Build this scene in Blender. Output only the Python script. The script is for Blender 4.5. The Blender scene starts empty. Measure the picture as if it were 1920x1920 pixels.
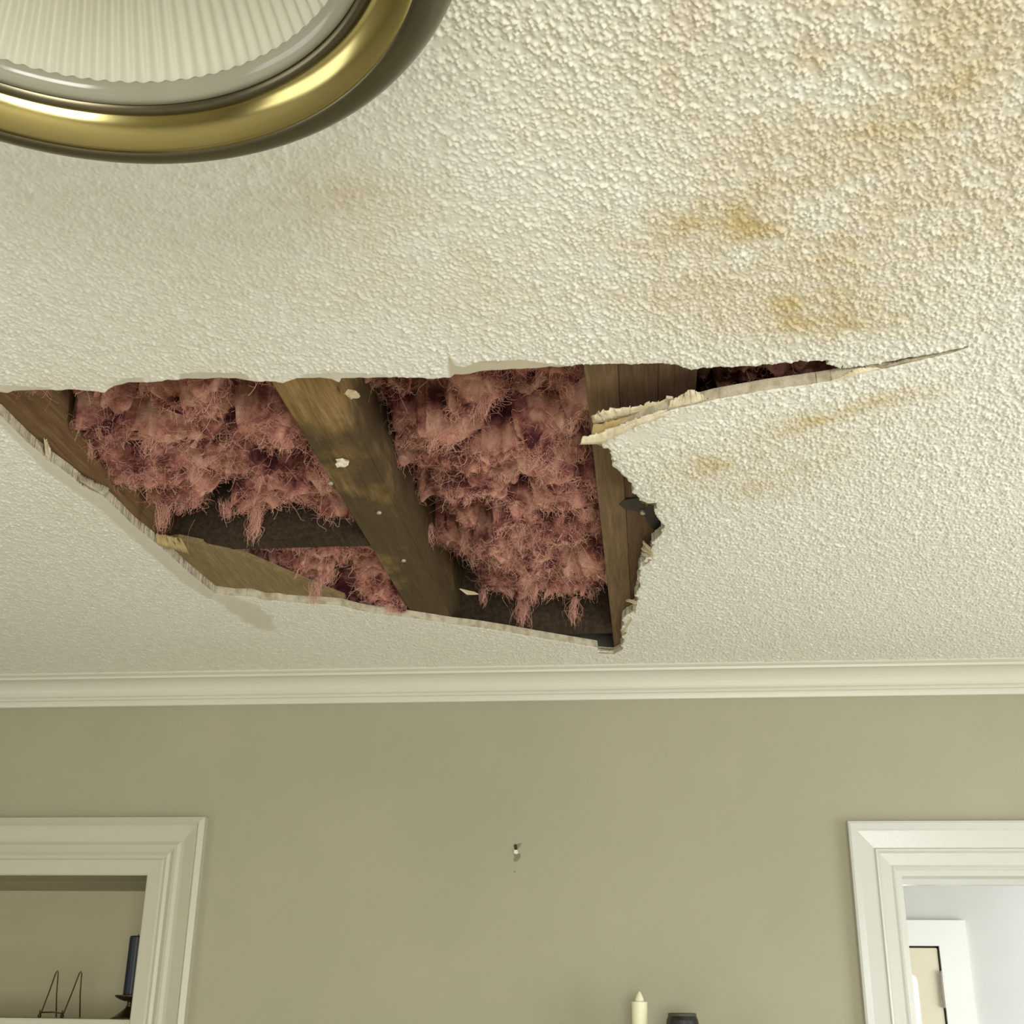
import bpy, bmesh, math, random
import numpy as np
from mathutils import Vector, Matrix

random.seed(7)
C = bpy.context.scene.collection
S = bpy.context.scene

# ---------------------------------------------------------------- camera
F = 2300.0                                   # focal length in pixels of a 1920 px frame
CAMZ, CEIL, D = 1.69, 2.44, 2.825            # eye height, ceiling height, distance to the far wall
H = CEIL - CAMZ
PITCH, YAW, ROLL = np.radians([22.25, 6.4, 0.74])
FW = np.array([-math.sin(YAW)*math.cos(PITCH), math.cos(YAW)*math.cos(PITCH), math.sin(PITCH)])
_r = np.array([math.cos(YAW), math.sin(YAW), 0.0]); _u = np.cross(_r, FW)
RT = _r*math.cos(ROLL) + _u*math.sin(ROLL); UP = _u*math.cos(ROLL) - _r*math.sin(ROLL)
cam = bpy.data.cameras.new('camera'); cam.sensor_width = 36.0; cam.lens = 36.0*F/1920.0; cam.clip_start = 0.02
camo = bpy.data.objects.new('camera', cam); C.objects.link(camo)
m = Matrix.Identity(4)
for i in range(3):
    m[i][0], m[i][1], m[i][2] = RT[i], UP[i], -FW[i]
m[0][3], m[1][3], m[2][3] = 0, 0, CAMZ
camo.matrix_world = m
S.camera = camo

def ray(x, y): return FW + RT*(x-960)/F + UP*(960-y)/F
def onz(x, y, h=H):                          # point of the horizontal plane h above the eye
    r = ray(x, y); p = r*h/r[2]; return np.array([p[0], p[1], p[2]+CAMZ])
def ony(x, y, d=D):                          # point of the vertical plane d ahead of the eye
    r = ray(x, y); p = r*d/r[1]; return np.array([p[0], p[1], p[2]+CAMZ])

# ---------------------------------------------------------------- light
S.view_settings.view_transform = 'Standard'
S.view_settings.look = 'None'
S.view_settings.gamma = 1.0
S.view_settings.exposure = 0.0
S.view_settings.use_curve_mapping = False
W = bpy.data.worlds.new('daylight'); S.world = W; W.use_nodes = True
bg = W.node_tree.nodes['Background']
bg.inputs[0].default_value = (0.75, 0.87, 1.0, 1); bg.inputs[1].default_value = 0.6

def area(name, loc, target, sx, sy, power, col):
    l = bpy.data.lights.new(name, 'AREA'); l.shape = 'RECTANGLE'; l.size = sx; l.size_y = sy
    l.energy = power; l.color = col
    o = bpy.data.objects.new(name, l); C.objects.link(o); o.location = loc
    o.rotation_euler = (Vector(target)-Vector(loc)).to_track_quat('-Z', 'Y').to_euler()
    return o
XL, XR, YB = -3.2, 2.0, -2.4                 # side walls and the wall behind the camera
WIN_L = (-1.3, 0.7, 0.35, 2.05)              # left wall window: y0 y1 z0 z1
WIN_B = (-0.2, 1.6, 0.75, 2.1)               # rear wall window: x0 x1 z0 z1
WIN_R = (0.9, 2.1, 0.75, 2.05)               # right wall window: y0 y1 z0 z1
area('window_daylight_left', (XL-0.10, -0.3, 1.20), (0, -0.3, 1.25), 1.9, 1.6, 28, (1.0, 0.985, 0.92))
area('window_daylight_rear', (0.7, YB-0.10, 1.42), (0.7, 0, 1.5), 1.7, 1.3, 112, (1.0, 0.995, 0.95))
area('window_daylight_right', (XR+0.10, 1.5, 1.40), (0, 1.6, 1.5), 1.15, 1.25, 32, (0.95, 0.985, 1.0))
area('hall_window_daylight', (3.05, 4.7, 1.35), (1.0, 5.4, 1.5), 1.0, 1.3, 56, (0.93, 0.96, 1.0))

# ---------------------------------------------------------------- materials
def mat(name, col=(.8, .8, .8), rough=.6, metal=0.0, spec=.5):
    M = bpy.data.materials.new(name); M.use_nodes = True
    b = M.node_tree.nodes['Principled BSDF']
    b.inputs['Base Color'].default_value = (*col, 1); b.inputs['Roughness'].default_value = rough
    b.inputs['Metallic'].default_value = metal; b.inputs['Specular IOR Level'].default_value = spec
    return M, M.node_tree.nodes, M.node_tree.links, b
def noise(N, L, scale, detail=4, rough=.55, vec=None, stretch=None):
    n = N.new('ShaderNodeTexNoise'); n.inputs['Scale'].default_value = scale
    n.inputs['Detail'].default_value = detail; n.inputs['Roughness'].default_value = rough
    t = N.new('ShaderNodeTexCoord'); src = t.outputs['Object']
    if stretch:
        mp = N.new('ShaderNodeMapping'); mp.inputs['Scale'].default_value = stretch
        L.new(src, mp.inputs['Vector']); src = mp.outputs['Vector']
    L.new(src, n.inputs['Vector'])
    return n
def ramp(N, L, src, stops):
    r = N.new('ShaderNodeValToRGB'); L.new(src, r.inputs['Fac'])
    e = r.color_ramp.elements
    e[0].position, e[0].color = stops[0][0], (*stops[0][1], 1)
    e[1].position, e[1].color = stops[-1][0], (*stops[-1][1], 1)
    for p, c in stops[1:-1]:
        k = e.new(p); k.color = (*c, 1)
    return r
def mix(N, L, fac, a, b, blend='MIX'):
    x = N.new('ShaderNodeMix'); x.data_type = 'RGBA'; x.blend_type = blend
    for s, i in ((fac, 0), (a, 6), (b, 7)):
        if isinstance(s, (int, float)): x.inputs[i].default_value = s
        elif isinstance(s, tuple): x.inputs[i].default_value = (*s, 1)
        else: L.new(s, x.inputs[i])
    return x.outputs[2]
def bump(N, L, b, src, dist, strength=1.0):
    n = N.new('ShaderNodeBump'); n.inputs['Distance'].default_value = dist; n.inputs['Strength'].default_value = strength
    L.new(src, n.inputs['Height']); L.new(n.outputs['Normal'], b.inputs['Normal'])
def attr(N, name):
    a = N.new('ShaderNodeAttribute'); a.attribute_name = name; return a.outputs['Fac']

# popcorn ceiling with water stains and bare paper
M_ceil, N, L, b = mat('popcorn_ceiling', rough=.95, spec=.1)
n1 = noise(N, L, 55, 3)
base = ramp(N, L, n1.outputs['Fac'], [(.3, (.785, .765, .665)), (.7, (.86, .845, .755))])
st = mix(N, L, attr(N, 'stain'), base.outputs['Color'], (.59, .455, .20))
st = mix(N, L, attr(N, 'bare'), st, (.50, .42, .275))
L.new(st, b.inputs['Base Color'])
n2 = noise(N, L, 420, 2); bump(N, L, b, n2.outputs['Fac'], .0005, .3)

M_gyp, N, L, b = mat('gypsum_core', rough=.95, spec=.1)
n1 = noise(N, L, 60, 4); r = ramp(N, L, n1.outputs['Fac'], [(.35, (.36, .31, .215)), (.6, (.56, .50, .37))])
L.new(r.outputs['Color'], b.inputs['Base Color']); bump(N, L, b, noise(N, L, 300, 3).outputs['Fac'], .002)

M_paper, N, L, b = mat('torn_paper', rough=.9, spec=.1)
n1 = noise(N, L, 45, 4); r = ramp(N, L, n1.outputs['Fac'], [(.35, (.62, .52, .33)), (.65, (.82, .74, .54))])
L.new(r.outputs['Color'], b.inputs['Base Color']); bump(N, L, b, noise(N, L, 400, 3).outputs['Fac'], .001)
M_brownpaper, N, L, b = mat('brown_paper', rough=.9, spec=.1)
n1 = noise(N, L, 35, 4); r = ramp(N, L, n1.outputs['Fac'], [(.35, (.36, .26, .115)), (.65, (.50, .38, .18))])
L.new(r.outputs['Color'], b.inputs['Base Color'])

def paint(name, col, var=.04, rough=.55, spec=.3, sc=3):
    M, N, L, b = mat(name, col, rough, spec=spec)
    n = noise(N, L, sc, 5)
    r = ramp(N, L, n.outputs['Fac'], [(.3, tuple(c*(1-var) for c in col)), (.7, tuple(min(1, c*(1+var)) for c in col))])
    L.new(r.outputs['Color'], b.inputs['Base Color'])
    bump(N, L, b, noise(N, L, 350, 2).outputs['Fac'], .0004, .4)
    return M
M_wall = paint('greige_wall_paint', (.365, .343, .237))
M_trim = paint('white_trim_paint', (.50, .475, .365), .02, .35, .4)
M_crown = paint('crown_paint', (.62, .59, .49), .02, .35, .4)
M_trim2 = paint('bright_white_trim_paint', (.60, .60, .545), .02, .22, .5)
M_niche = paint('lightened_niche_paint', (.50, .455, .30))  # wall paint made lighter, light for the niche put into its colour
M_trim3 = paint('hall_trim_paint', (.86, .87, .80), .02, .3, .5)
M_hall = paint('hall_wall_paint', (.62, .62, .57))
M_door = paint('cream_door_paint', (.74, .68, .50), .02, .3)
M_floor = paint('pale_bounce_floor', (.56, .53, .46), .1, .95)  # unseen floor, pale tone set to bounce light onto the ceiling

def wood(name, c0, c1, c2, stain=None, sc=1.0, wet=0.5):
    M, N, L, b = mat(name, rough=.75, spec=.2)
    g = noise(N, L, 14*sc, 6, .6, stretch=(9, .55, 9))
    r = ramp(N, L, g.outputs['Fac'], [(.3, c0), (.5, c1), (.7, c2)])
    fine = noise(N, L, 60*sc, 3, .6, stretch=(8, .35, 8))
    col = mix(N, L, .45, r.outputs['Color'], ramp(N, L, fine.outputs['Fac'], [(.35, (.42, .40, .38)), (.6, (1, 1, 1))]).outputs['Color'], 'MULTIPLY')
    if stain:
        d = noise(N, L, 5.5, 4, .6, stretch=(1.6, 1, 1.6))
        t = N.new('ShaderNodeTexCoord'); s = N.new('ShaderNodeSeparateXYZ'); L.new(t.outputs['Object'], s.inputs[0])
        mr = N.new('ShaderNodeMapRange'); mr.inputs[1].default_value = stain[0]; mr.inputs[2].default_value = stain[1]
        mr.inputs[3].default_value = -.25; mr.inputs[4].default_value = .22
        L.new(s.outputs[1], mr.inputs[0])
        ad = N.new('ShaderNodeMath'); L.new(d.outputs['Fac'], ad.inputs[0]); L.new(mr.outputs[0], ad.inputs[1])
        f = ramp(N, L, ad.outputs[0], [(.46, (0, 0, 0)), (.66, (1, 1, 1))])
        fm = N.new('ShaderNodeMath'); fm.operation = 'MULTIPLY'; fm.inputs[1].default_value = wet
        L.new(f.outputs['Color'], fm.inputs[0])
        col = mix(N, L, fm.outputs[0], col, (.05, .036, .018))
    L.new(col, b.inputs['Base Color'])
    bump(N, L, b, fine.outputs['Fac'], .0012, .6)
    return M
M_joist = wood('stained_joist_wood', (.23, .135, .045), (.31, .195, .075), (.40, .26, .11), stain=(1.30, 1.72), wet=.80)
M_joistL = wood('brown_joist_wood', (.16, .085, .035), (.21, .12, .052), (.26, .16, .075))
M_beam = wood('beam_wood', (.17, .105, .055), (.21, .135, .07), (.26, .17, .09))
M_beamd = wood('dark_beam_wood', (.14, .08, .046), (.175, .103, .06), (.21, .13, .078))
M_block = wood('dark_blocking_wood', (.03, .02, .012), (.055, .036, .02), (.085, .055, .03))  # one very dark brown for both cross blocks
M_board = wood('tan_board_wood', (.24, .175, .08), (.285, .21, .10), (.34, .255, .125))
M_sub = wood('subfloor_wood', (.10, .065, .035), (.14, .09, .05), (.18, .12, .07))

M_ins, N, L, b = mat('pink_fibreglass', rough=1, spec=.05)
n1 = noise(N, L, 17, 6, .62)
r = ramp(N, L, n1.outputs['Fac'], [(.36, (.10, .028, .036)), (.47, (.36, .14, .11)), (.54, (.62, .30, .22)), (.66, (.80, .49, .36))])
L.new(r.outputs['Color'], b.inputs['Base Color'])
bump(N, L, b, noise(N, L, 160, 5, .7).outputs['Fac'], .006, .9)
M_fib, N, L, b = mat('pink_fibre', rough=.9, spec=.1)
hi = N.new('ShaderNodeHairInfo')
r = ramp(N, L, hi.outputs['Random'], [(0, (.46, .19, .16)), (.5, (.66, .34, .26)), (1, (.84, .54, .41))])
L.new(r.outputs['Color'], b.inputs['Base Color'])

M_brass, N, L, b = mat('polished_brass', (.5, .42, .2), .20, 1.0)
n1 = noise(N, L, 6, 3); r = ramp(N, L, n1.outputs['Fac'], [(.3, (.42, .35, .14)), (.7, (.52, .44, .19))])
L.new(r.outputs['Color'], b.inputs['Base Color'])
M_dbrass, N, L, b = mat('dark_brass', (.12, .1, .06), .32, .9)  # brass darkened for the outer band's reflection, shared with the inner bead
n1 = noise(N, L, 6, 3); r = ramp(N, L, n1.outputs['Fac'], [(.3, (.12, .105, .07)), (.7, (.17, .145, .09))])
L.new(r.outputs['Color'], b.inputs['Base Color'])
M_glass, N, L, b = mat('ribbed_diffuser_glass', (.84, .81, .66), .5)
n1 = noise(N, L, 8, 2); r = ramp(N, L, n1.outputs['Fac'], [(.3, (.50, .48, .37)), (.7, (.55, .53, .42))])
L.new(r.outputs['Color'], b.inputs['Base Color']); b.inputs['Subsurface Weight'].default_value = .15
M_rimglass, N, L, b = mat('clear_glass_lip', (.55, .52, .40), .15)
n1 = noise(N, L, 8, 2); r = ramp(N, L, n1.outputs['Fac'], [(.3, (.27, .255, .19)), (.7, (.33, .31, .24))])
L.new(r.outputs['Color'], b.inputs['Base Color'])
M_pan = paint('white_lamp_pan', (.75, .73, .62))
def simple(name, col, rough=.5, metal=0.0, var=.15):
    M, N, L, b = mat(name, col, rough, metal)
    n = noise(N, L, 40, 3)
    r = ramp(N, L, n.outputs['Fac'], [(.3, tuple(c*(1-var) for c in col)), (.7, tuple(min(1, c*(1+var)) for c in col))])
    L.new(r.outputs['Color'], b.inputs['Base Color'])
    return M
M_navy = simple('navy_wax', (.010, .016, .030), .45)
M_bronze = simple('dark_bronze', (.085, .055, .028), .35, .7)
M_wire = simple('brown_wire', (.10, .07, .04), .45, .6)
M_ivory = simple('ivory_wax', (.86, .83, .58), .5, 0, .03)
M_black = simple('black_enamel', (.018, .018, .018), .4)
M_blackrim = simple('worn_dark_rim', (.075, .065, .04), .6)
M_nail = simple('steel_nail', (.60, .55, .42), .35, .6)
M_chip = simple('drywall_crumb', (.78, .72, .58), .95, 0, .1)
M_splint = simple('wood_splinter', (.55, .45, .28), .8)
M_hinge = simple('painted_hinge', (.45, .43, .37), .4, .3)
M_dark = simple('dark_hole', (.04, .033, .018), .9)
M_patch = simple('dark_brown_patch', (.035, .025, .022), .6)
M_scuff = simple('scuffed_plaster', (.22, .21, .13), .9)
M_white = simple('white_plastic', (.80, .77, .66), .5)
M_emit, N, L, b = mat('emissive_white', (.9, .9, .9), .2)
n1 = noise(N, L, 4, 2); r = ramp(N, L, n1.outputs['Fac'], [(.3, (.95, .97, .95)), (.7, (1, 1, 1))])
L.new(r.outputs['Color'], b.inputs['Emission Color']); b.inputs['Emission Strength'].default_value = 1.6

# ---------------------------------------------------------------- helpers
def link(o, parent=None, kind=None):
    C.objects.link(o)
    if parent is not None: o.parent = parent
    if kind: o['kind'] = kind
    return o
def mobj(name, verts, faces, mt, parent=None, kind=None, smooth=False, loc=None):
    me = bpy.data.meshes.new(name); me.from_pydata([tuple(map(float, v)) for v in verts], [], faces); me.update()
    for q in (mt if isinstance(mt, (list, tuple)) else [mt]): me.materials.append(q)
    if smooth: me.polygons.foreach_set('use_smooth', [True]*len(me.polygons))
    return link(bpy.data.objects.new(name, me), parent, kind)
def bobj(name, bm, mt, parent=None, kind=None, smooth=False):
    bmesh.ops.recalc_face_normals(bm, faces=bm.faces)
    me = bpy.data.meshes.new(name); bm.to_mesh(me); bm.free()
    for q in (mt if isinstance(mt, (list, tuple)) else [mt]): me.materials.append(q)
    if smooth: me.polygons.foreach_set('use_smooth', [True]*len(me.polygons))
    return link(bpy.data.objects.new(name, me), parent, kind)
def box(bm, x0, x1, y0, y1, z0, z1, bev=0):
    r = bmesh.ops.create_cube(bm, size=1)
    for v in r['verts']:
        v.co = Vector(((x0+x1)/2+v.co.x*(x1-x0), (y0+y1)/2+v.co.y*(y1-y0), (z0+z1)/2+v.co.z*(z1-z0)))
    if bev:
        es = list({e for v in r['verts'] for e in v.link_edges})
        bmesh.ops.bevel(bm, geom=es, offset=bev, segments=2, affect='EDGES')
def boxes(*bs, bev=0):
    bm = bmesh.new()
    for q in bs: box(bm, *q, bev=bev)
    return bm
def tube(bm, pts, r, n=8, cap=True):
    pts = [Vector(p) for p in pts]; rings = []
    for i, p in enumerate(pts):
        d = (pts[min(i+1, len(pts)-1)]-pts[max(i-1, 0)]).normalized()
        a = d.orthogonal().normalized(); c = d.cross(a)
        rr = r[i] if isinstance(r, (list, tuple)) else r
        rings.append([bm.verts.new(p+(a*math.cos(2*math.pi*k/n)+c*math.sin(2*math.pi*k/n))*rr) for k in range(n)])
    for i in range(len(rings)-1):
        # keep the rings aligned
        off = min(range(n), key=lambda o: sum((rings[i][k].co-rings[i+1][(k+o) % n].co).length for k in range(n)))
        rings[i+1] = rings[i+1][off:]+rings[i+1][:off]
        for k in range(n):
            bm.faces.new((rings[i][k], rings[i][(k+1) % n], rings[i+1][(k+1) % n], rings[i+1][k]))
    if cap:
        bm.faces.new(rings[0]); bm.faces.new(rings[-1])
def lathe(bm, prof, cx, cy, n=48, closed=False):
    rings = []
    for r, z in prof:
        rings.append([bm.verts.new((cx+r*math.cos(2*math.pi*k/n), cy+r*math.sin(2*math.pi*k/n), z)) for k in range(n)])
    m_ = len(rings)
    for i in range(m_ if closed else m_-1):
        A, B = rings[i], rings[(i+1) % m_]
        for k in range(n):
            bm.faces.new((A[k], A[(k+1) % n], B[(k+1) % n], B[k]))
    if not closed:
        if prof[0][0] > 1e-5: bm.faces.new(rings[0])
        if prof[-1][0] > 1e-5: bm.faces.new(rings[-1])
def slab(name, top, bot, mt, parent=None, kind=None):
    """closed ragged plate from matching outlines"""
    n = len(top); v = list(top)+list(bot)
    f = [tuple(range(n)), tuple(range(2*n-1, n-1, -1))]+[(i, (i+1) % n, n+(i+1) % n, n+i) for i in range(n)]
    o = mobj(name, v, f, mt, parent, kind)
    bm = bmesh.new(); bm.from_mesh(o.data); bmesh.ops.recalc_face_normals(bm, faces=bm.faces); bm.to_mesh(o.data); bm.free()
    return o
def empty(name, loc, label, cat, group=None):
    o = bpy.data.objects.new(name, None); C.objects.link(o); o.location = loc; o.empty_display_size = .05
    tag(o, label, cat, group); return o
def tag(o, label, cat, group=None):
    o['label'] = label; o['category'] = cat
    if group: o['group'] = group
    return o
def under(child, parent):                    # parent, keeping the world place
    child.parent = parent; child.matrix_parent_inverse = Matrix.Translation(-Vector(parent.location)); return child
def gnoise(shape, sig, seed, asp=1.0):
    r = np.random.default_rng(seed).standard_normal(shape)
    fy = np.fft.fftfreq(shape[0])[:, None]; fx = np.fft.rfftfreq(shape[1])[None, :]
    g = np.exp(-2*(math.pi**2)*(sig**2)*((fx*asp)**2+fy**2))
    o = np.fft.irfft2(np.fft.rfft2(r)*g, s=shape); return (o-o.mean())/o.std()

# ---------------------------------------------------------------- ceiling with the hole
PANEL = [(1815, 651.5), (1780, 663), (1740, 671.5), (1700, 681.5), (1660, 691), (1625, 696), (1560, 714), (1500, 723), (1440, 731),
         (1400, 738), (1340, 749), (1310, 757), (1260, 768), (1215, 783), (1170, 800), (1140, 815)]
def sag_at(px): return .034*max(0.0, min(1.0, (1815-px)/690.0))**1.2
NEAR = [(-70, 727), (0, 735), (50, 732), (100, 731), (140, 730), (170, 733), (195, 737), (203, 730), (215, 723), (240, 717), (270, 717),
        (340, 711), (400, 709), (440, 709), (463, 713), (485, 716), (500, 714), (530, 718), (545, 713), (570, 709), (600, 708), (622, 711),
        (636, 717), (640, 709), (700, 708), (760, 708), (812, 710), (830, 708), (845, 708), (852, 702), (880, 701), (900, 696), (940, 694),
        (975, 692), (1020, 689), (1060, 687), (1085, 683), (1100, 683), (1140, 682), (1200, 681), (1240, 681), (1268, 683), (1282, 689), (1295, 693),
        (1308, 692), (1318, 689), (1332, 690), (1350, 686), (1375, 688), (1400, 686), (1418, 687), (1430, 682), (1450, 683), (1470, 679), (1485, 680), (1500, 675),
        (1512, 678), (1530, 676), (1555, 676), (1549, 683), (1562, 685), (1576, 691), (1581, 682), (1580, 690), (1600, 690), (1612, 688), (1630, 684), (1660, 679),
        (1700, 670), (1735, 665), (1760, 661), (1790, 655), (1815, 648)]
RIGHT = [(1128, 829), (1131, 838), (1140, 837), (1146, 850), (1152, 862), (1165, 876), (1176, 884), (1187, 903), (1186, 912), (1194, 920), (1198, 934), (1213, 941),
         (1232, 938), (1231, 947), (1226, 957), (1238, 972), (1246, 988), (1240, 1003), (1228, 1018), (1222, 1034), (1224, 1046), (1207, 1060), (1197, 1076),
         (1200, 1086), (1195, 1097), (1201, 1106), (1194, 1118), (1193, 1128), (1196, 1138), (1187, 1147), (1193, 1153), (1180, 1160), (1167, 1168),
         (1171, 1180), (1166, 1188), (1174, 1194), (1166, 1204), (1171, 1212), (1164, 1218), (1167, 1226)]
FAR = [(1150, 1227), (1122, 1225), (1120, 1214), (1060, 1204), (1000, 1194), (950, 1185), (900, 1177), (850, 1171), (800, 1163), (760, 1157),
       (700, 1150), (665, 1143), (640, 1136), (600, 1133), (560, 1131), (535, 1129), (520, 1126), (497, 1126), (470, 1118), (440, 1118), (403, 1113), (354, 1073),
       (320, 1042), (292, 1018), (250, 985), (220, 955), (194, 931), (158, 914), (130, 890), (90, 861), (50, 828), (0, 778), (-70, 740)]
def _pz(p, s=0.0): return onz(p[0], p[1], H-s)[:2]
panel_xy = np.array([_pz(p, sag_at(p[0])) for p in PANEL])
panel_s = np.array([sag_at(p[0]) for p in PANEL])
def seg_near(P, A, B):                       # nearest points of segments A-B to the points P
    d = B-A; t = ((P[:, None, :]-A)*d).sum(-1)/np.maximum((d*d).sum(-1), 1e-12); t = np.clip(t, 0, 1)
    q = A+t[..., None]*d; e = ((P[:, None, :]-q)**2).sum(-1); k = e.argmin(1); i = np.arange(len(P))
    return q[i, k], np.sqrt(e[i, k]), k, t[i, k]
_a, _b = panel_xy[0], panel_xy[-1]
_ch = (_a-_b)/np.linalg.norm(_a-_b); us = (((panel_xy-_b)@_ch)/np.linalg.norm(_a-_b))[::-1]
def sag(P):
    """droop of the cracked panel: greatest at the torn corner, fading away from the crack"""
    ch = _a-_b; ln = np.linalg.norm(ch); ch = ch/ln
    u = ((P-_b)@ch)/ln; d = np.abs((P[:, 1]-_b[1])*ch[0]-(P[:, 0]-_b[0])*ch[1])
    s = np.interp(u, us, panel_s[::-1])
    s = np.where(u < 0, panel_s[-1]*np.exp(-(u/.35)**2), s)
    ps = np.interp(P[:, 0], panel_xy[::-1, 0], panel_xy[::-1, 1])
    beyond = (P[:, 1] >= ps-1e-3) & (P[:, 0] > panel_xy[-1, 0]-.08)
    f = np.exp(-(d/.42)**2)*np.clip((2.45-P[:, 1])/.6, 0, 1)
    return np.where(beyond, s*f, 0.0)
rng = np.random.default_rng(3)
def ragged(pts, amp, step):
    out = []
    for a, c in zip(pts[:-1], pts[1:]):
        a, c = np.array(a), np.array(c); n = max(1, int(np.linalg.norm(c-a)/step))
        for i in range(n):
            p = a+(c-a)*i/n
            out.append(p+(rng.normal(0, amp, 2) if i else 0))
    out.append(np.array(pts[-1])); return out
near_xy = ragged([_pz(p) for p in NEAR], .0012, .008)
right_xy = ragged([_pz(p, .030 if p[1] < 860 else .018 if p[1] < 960 else .010) for p in RIGHT], .0022, .007)
far_xy = [_pz(p) for p in FAR]
HOLE = np.array(list(near_xy)+list(panel_xy)+list(right_xy)+list(far_xy))

def inside(P, poly):
    x, y = P[:, 0], P[:, 1]; c = np.zeros(len(P), bool)
    for a, bb in zip(poly, np.roll(poly, -1, 0)):
        if a[1] == bb[1]: continue
        k = (a[1] > y) != (bb[1] > y)
        c ^= k & (x < (bb[0]-a[0])*(y-a[1])/(bb[1]-a[1])+a[0])
    return c

RES = .00075; GX = .0014
gx = np.arange(-1.62, 1.12, GX)
gy = [.44]
while gy[-1] < 2.80: gy.append(gy[-1]+.0010+.0009*max(0, gy[-1]-.6))
gy = np.array(gy); nx, ny = len(gx), len(gy)
NS = (int((gy[-1]-gy[0])/RES)+4, nx)
def cn(mm, seed): return sample(gnoise(NS, mm*.001/RES, seed, RES/GX)).ravel()
wide = .35+.65*gy/gy[-1]                     # the mesh narrows towards the eye, where the grains need a finer mesh
def sample(f):
    t = (gy-gy[0])/RES; i = np.floor(t).astype(int)[:, None]; w = (t-np.floor(t))[:, None]
    c = (gx[None, :]*wide[:, None]-gx[0])/GX; c = np.clip(c, 0, nx-1.001); k = np.floor(c).astype(int); h = c-k
    return (f[i, k]*(1-h)+f[i, k+1]*h)*(1-w)+(f[i+1, k]*(1-h)+f[i+1, k+1]*h)*w
Y = np.repeat(gy[:, None], nx, 1); X = gx[None, :]*wide[:, None]
P = np.stack([X.ravel(), Y.ravel()], 1)
CX = (X[:-1, :-1]+X[1:, 1:]+X[:-1, 1:]+X[1:, :-1])/4; CY = (Y[:-1, :-1]+Y[1:, 1:])/2; CP = np.stack([CX.ravel(), CY.ravel()], 1)
lo, hi_ = HOLE.min(0)-.01, HOLE.max(0)+.01
near_bb = (CP[:, 0] > lo[0]) & (CP[:, 0] < hi_[0]) & (CP[:, 1] > lo[1]) & (CP[:, 1] < hi_[1])
cut = np.zeros(len(CP), bool); cut[near_bb] = inside(CP[near_bb], HOLE); cut = cut.reshape(ny-1, nx-1)
keep = ~cut
touch_cut = np.zeros((ny, nx), bool); touch_keep = np.zeros((ny, nx), bool)
for dy in (0, 1):
    for dx in (0, 1):
        touch_cut[dy:ny-1+dy, dx:nx-1+dx] |= cut; touch_keep[dy:ny-1+dy, dx:nx-1+dx] |= keep
bd = np.flatnonzero((touch_cut & touch_keep).ravel())
q, dist, _, _ = seg_near(P[bd], HOLE, np.roll(HOLE, -1, 0))
ok = dist < .005; P[bd[ok]] = q[ok]
dedge = np.full(len(P), 9.0)
bbv = (P[:, 0] > lo[0]-.06) & (P[:, 0] < hi_[0]+.06) & (P[:, 1] > lo[1]-.06) & (P[:, 1] < hi_[1]+.06)
iv = np.flatnonzero(bbv)
for ch in np.array_split(iv, 120):
    dedge[ch] = seg_near(P[ch], HOLE, np.roll(HOLE, -1, 0))[1]

def blob(px, py, rx, ry, h=H):               # a stain given by its middle and half axes, as an ellipse on the ceiling
    c = onz(px, py, h)[:2]; ax = np.linalg.norm(onz(px+rx, py, h)[:2]-c)
    ay = (np.linalg.norm(onz(px, py-ry, h)[:2]-c)+np.linalg.norm(onz(px, py+ry, h)[:2]-c))/2
    return np.exp(-(((P[:, 0]-c[0])/ax)**2+((P[:, 1]-c[1])/ay)**2))
def smooth(a, lo, hi): 
    t = np.clip((a-lo)/(hi-lo), 0, 1); return t*t*(3-2*t)
cloud = cn(26, 5); cloud2 = cn(8, 6); big = cn(110, 8)
stain = np.zeros(len(P))
for px, py, rx, ry, k in [(600, 360, 130, 45, .22), (720, 400, 120, 50, .16), (540, 520, 150, 70, .12), (950, 570, 130, 60, .18), (830, 470, 120, 60, .12),
        (1230, 440, 70, 50, .30), (1330, 420, 80, 34, .48), (1420, 428, 80, 26, .40), (1540, 455, 90, 28, .50), (1620, 498, 60, 26, .55),
        (1520, 580, 70, 34, .7), (1570, 600, 100, 24, .5), (1680, 605, 90, 20, .45), (1780, 600, 80, 18, .30), (1400, 540, 130, 70, .26),
        (1250, 560, 90, 50, .16), (1850, 440, 90, 60, .30), (1600, 160, 400, 280, .42), (1820, 200, 260, 280, .34), (1500, 520, 330, 110, .20), (700, 480, 330, 150, .10), (1340, 150, 120, 120, .10),
        (1460, 792, 45, 9, .65), (1520, 772, 60, 10, .75), (1600, 752, 60, 11, .65), (1690, 732, 70, 14, .55), (1330, 842, 70, 18, .60),
        (1400, 828, 60, 22, .32), (1480, 880, 110, 28, .28), (1420, 905, 60, 30, .22), (1300, 900, 60, 40, .15), (1560, 850, 100, 50, .18), (1640, 800, 120, 40, .2),
        (60, 715, 90, 14, .25), (150, 960, 60, 40, .10)]:
    stain += .66*k*blob(px, py, rx*1.2, ry*1.2)
stain = np.clip(stain*(.78+.25*cloud+.20*cloud2), 0, .9)+np.clip(.03+.025*big, 0, .1)

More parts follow.
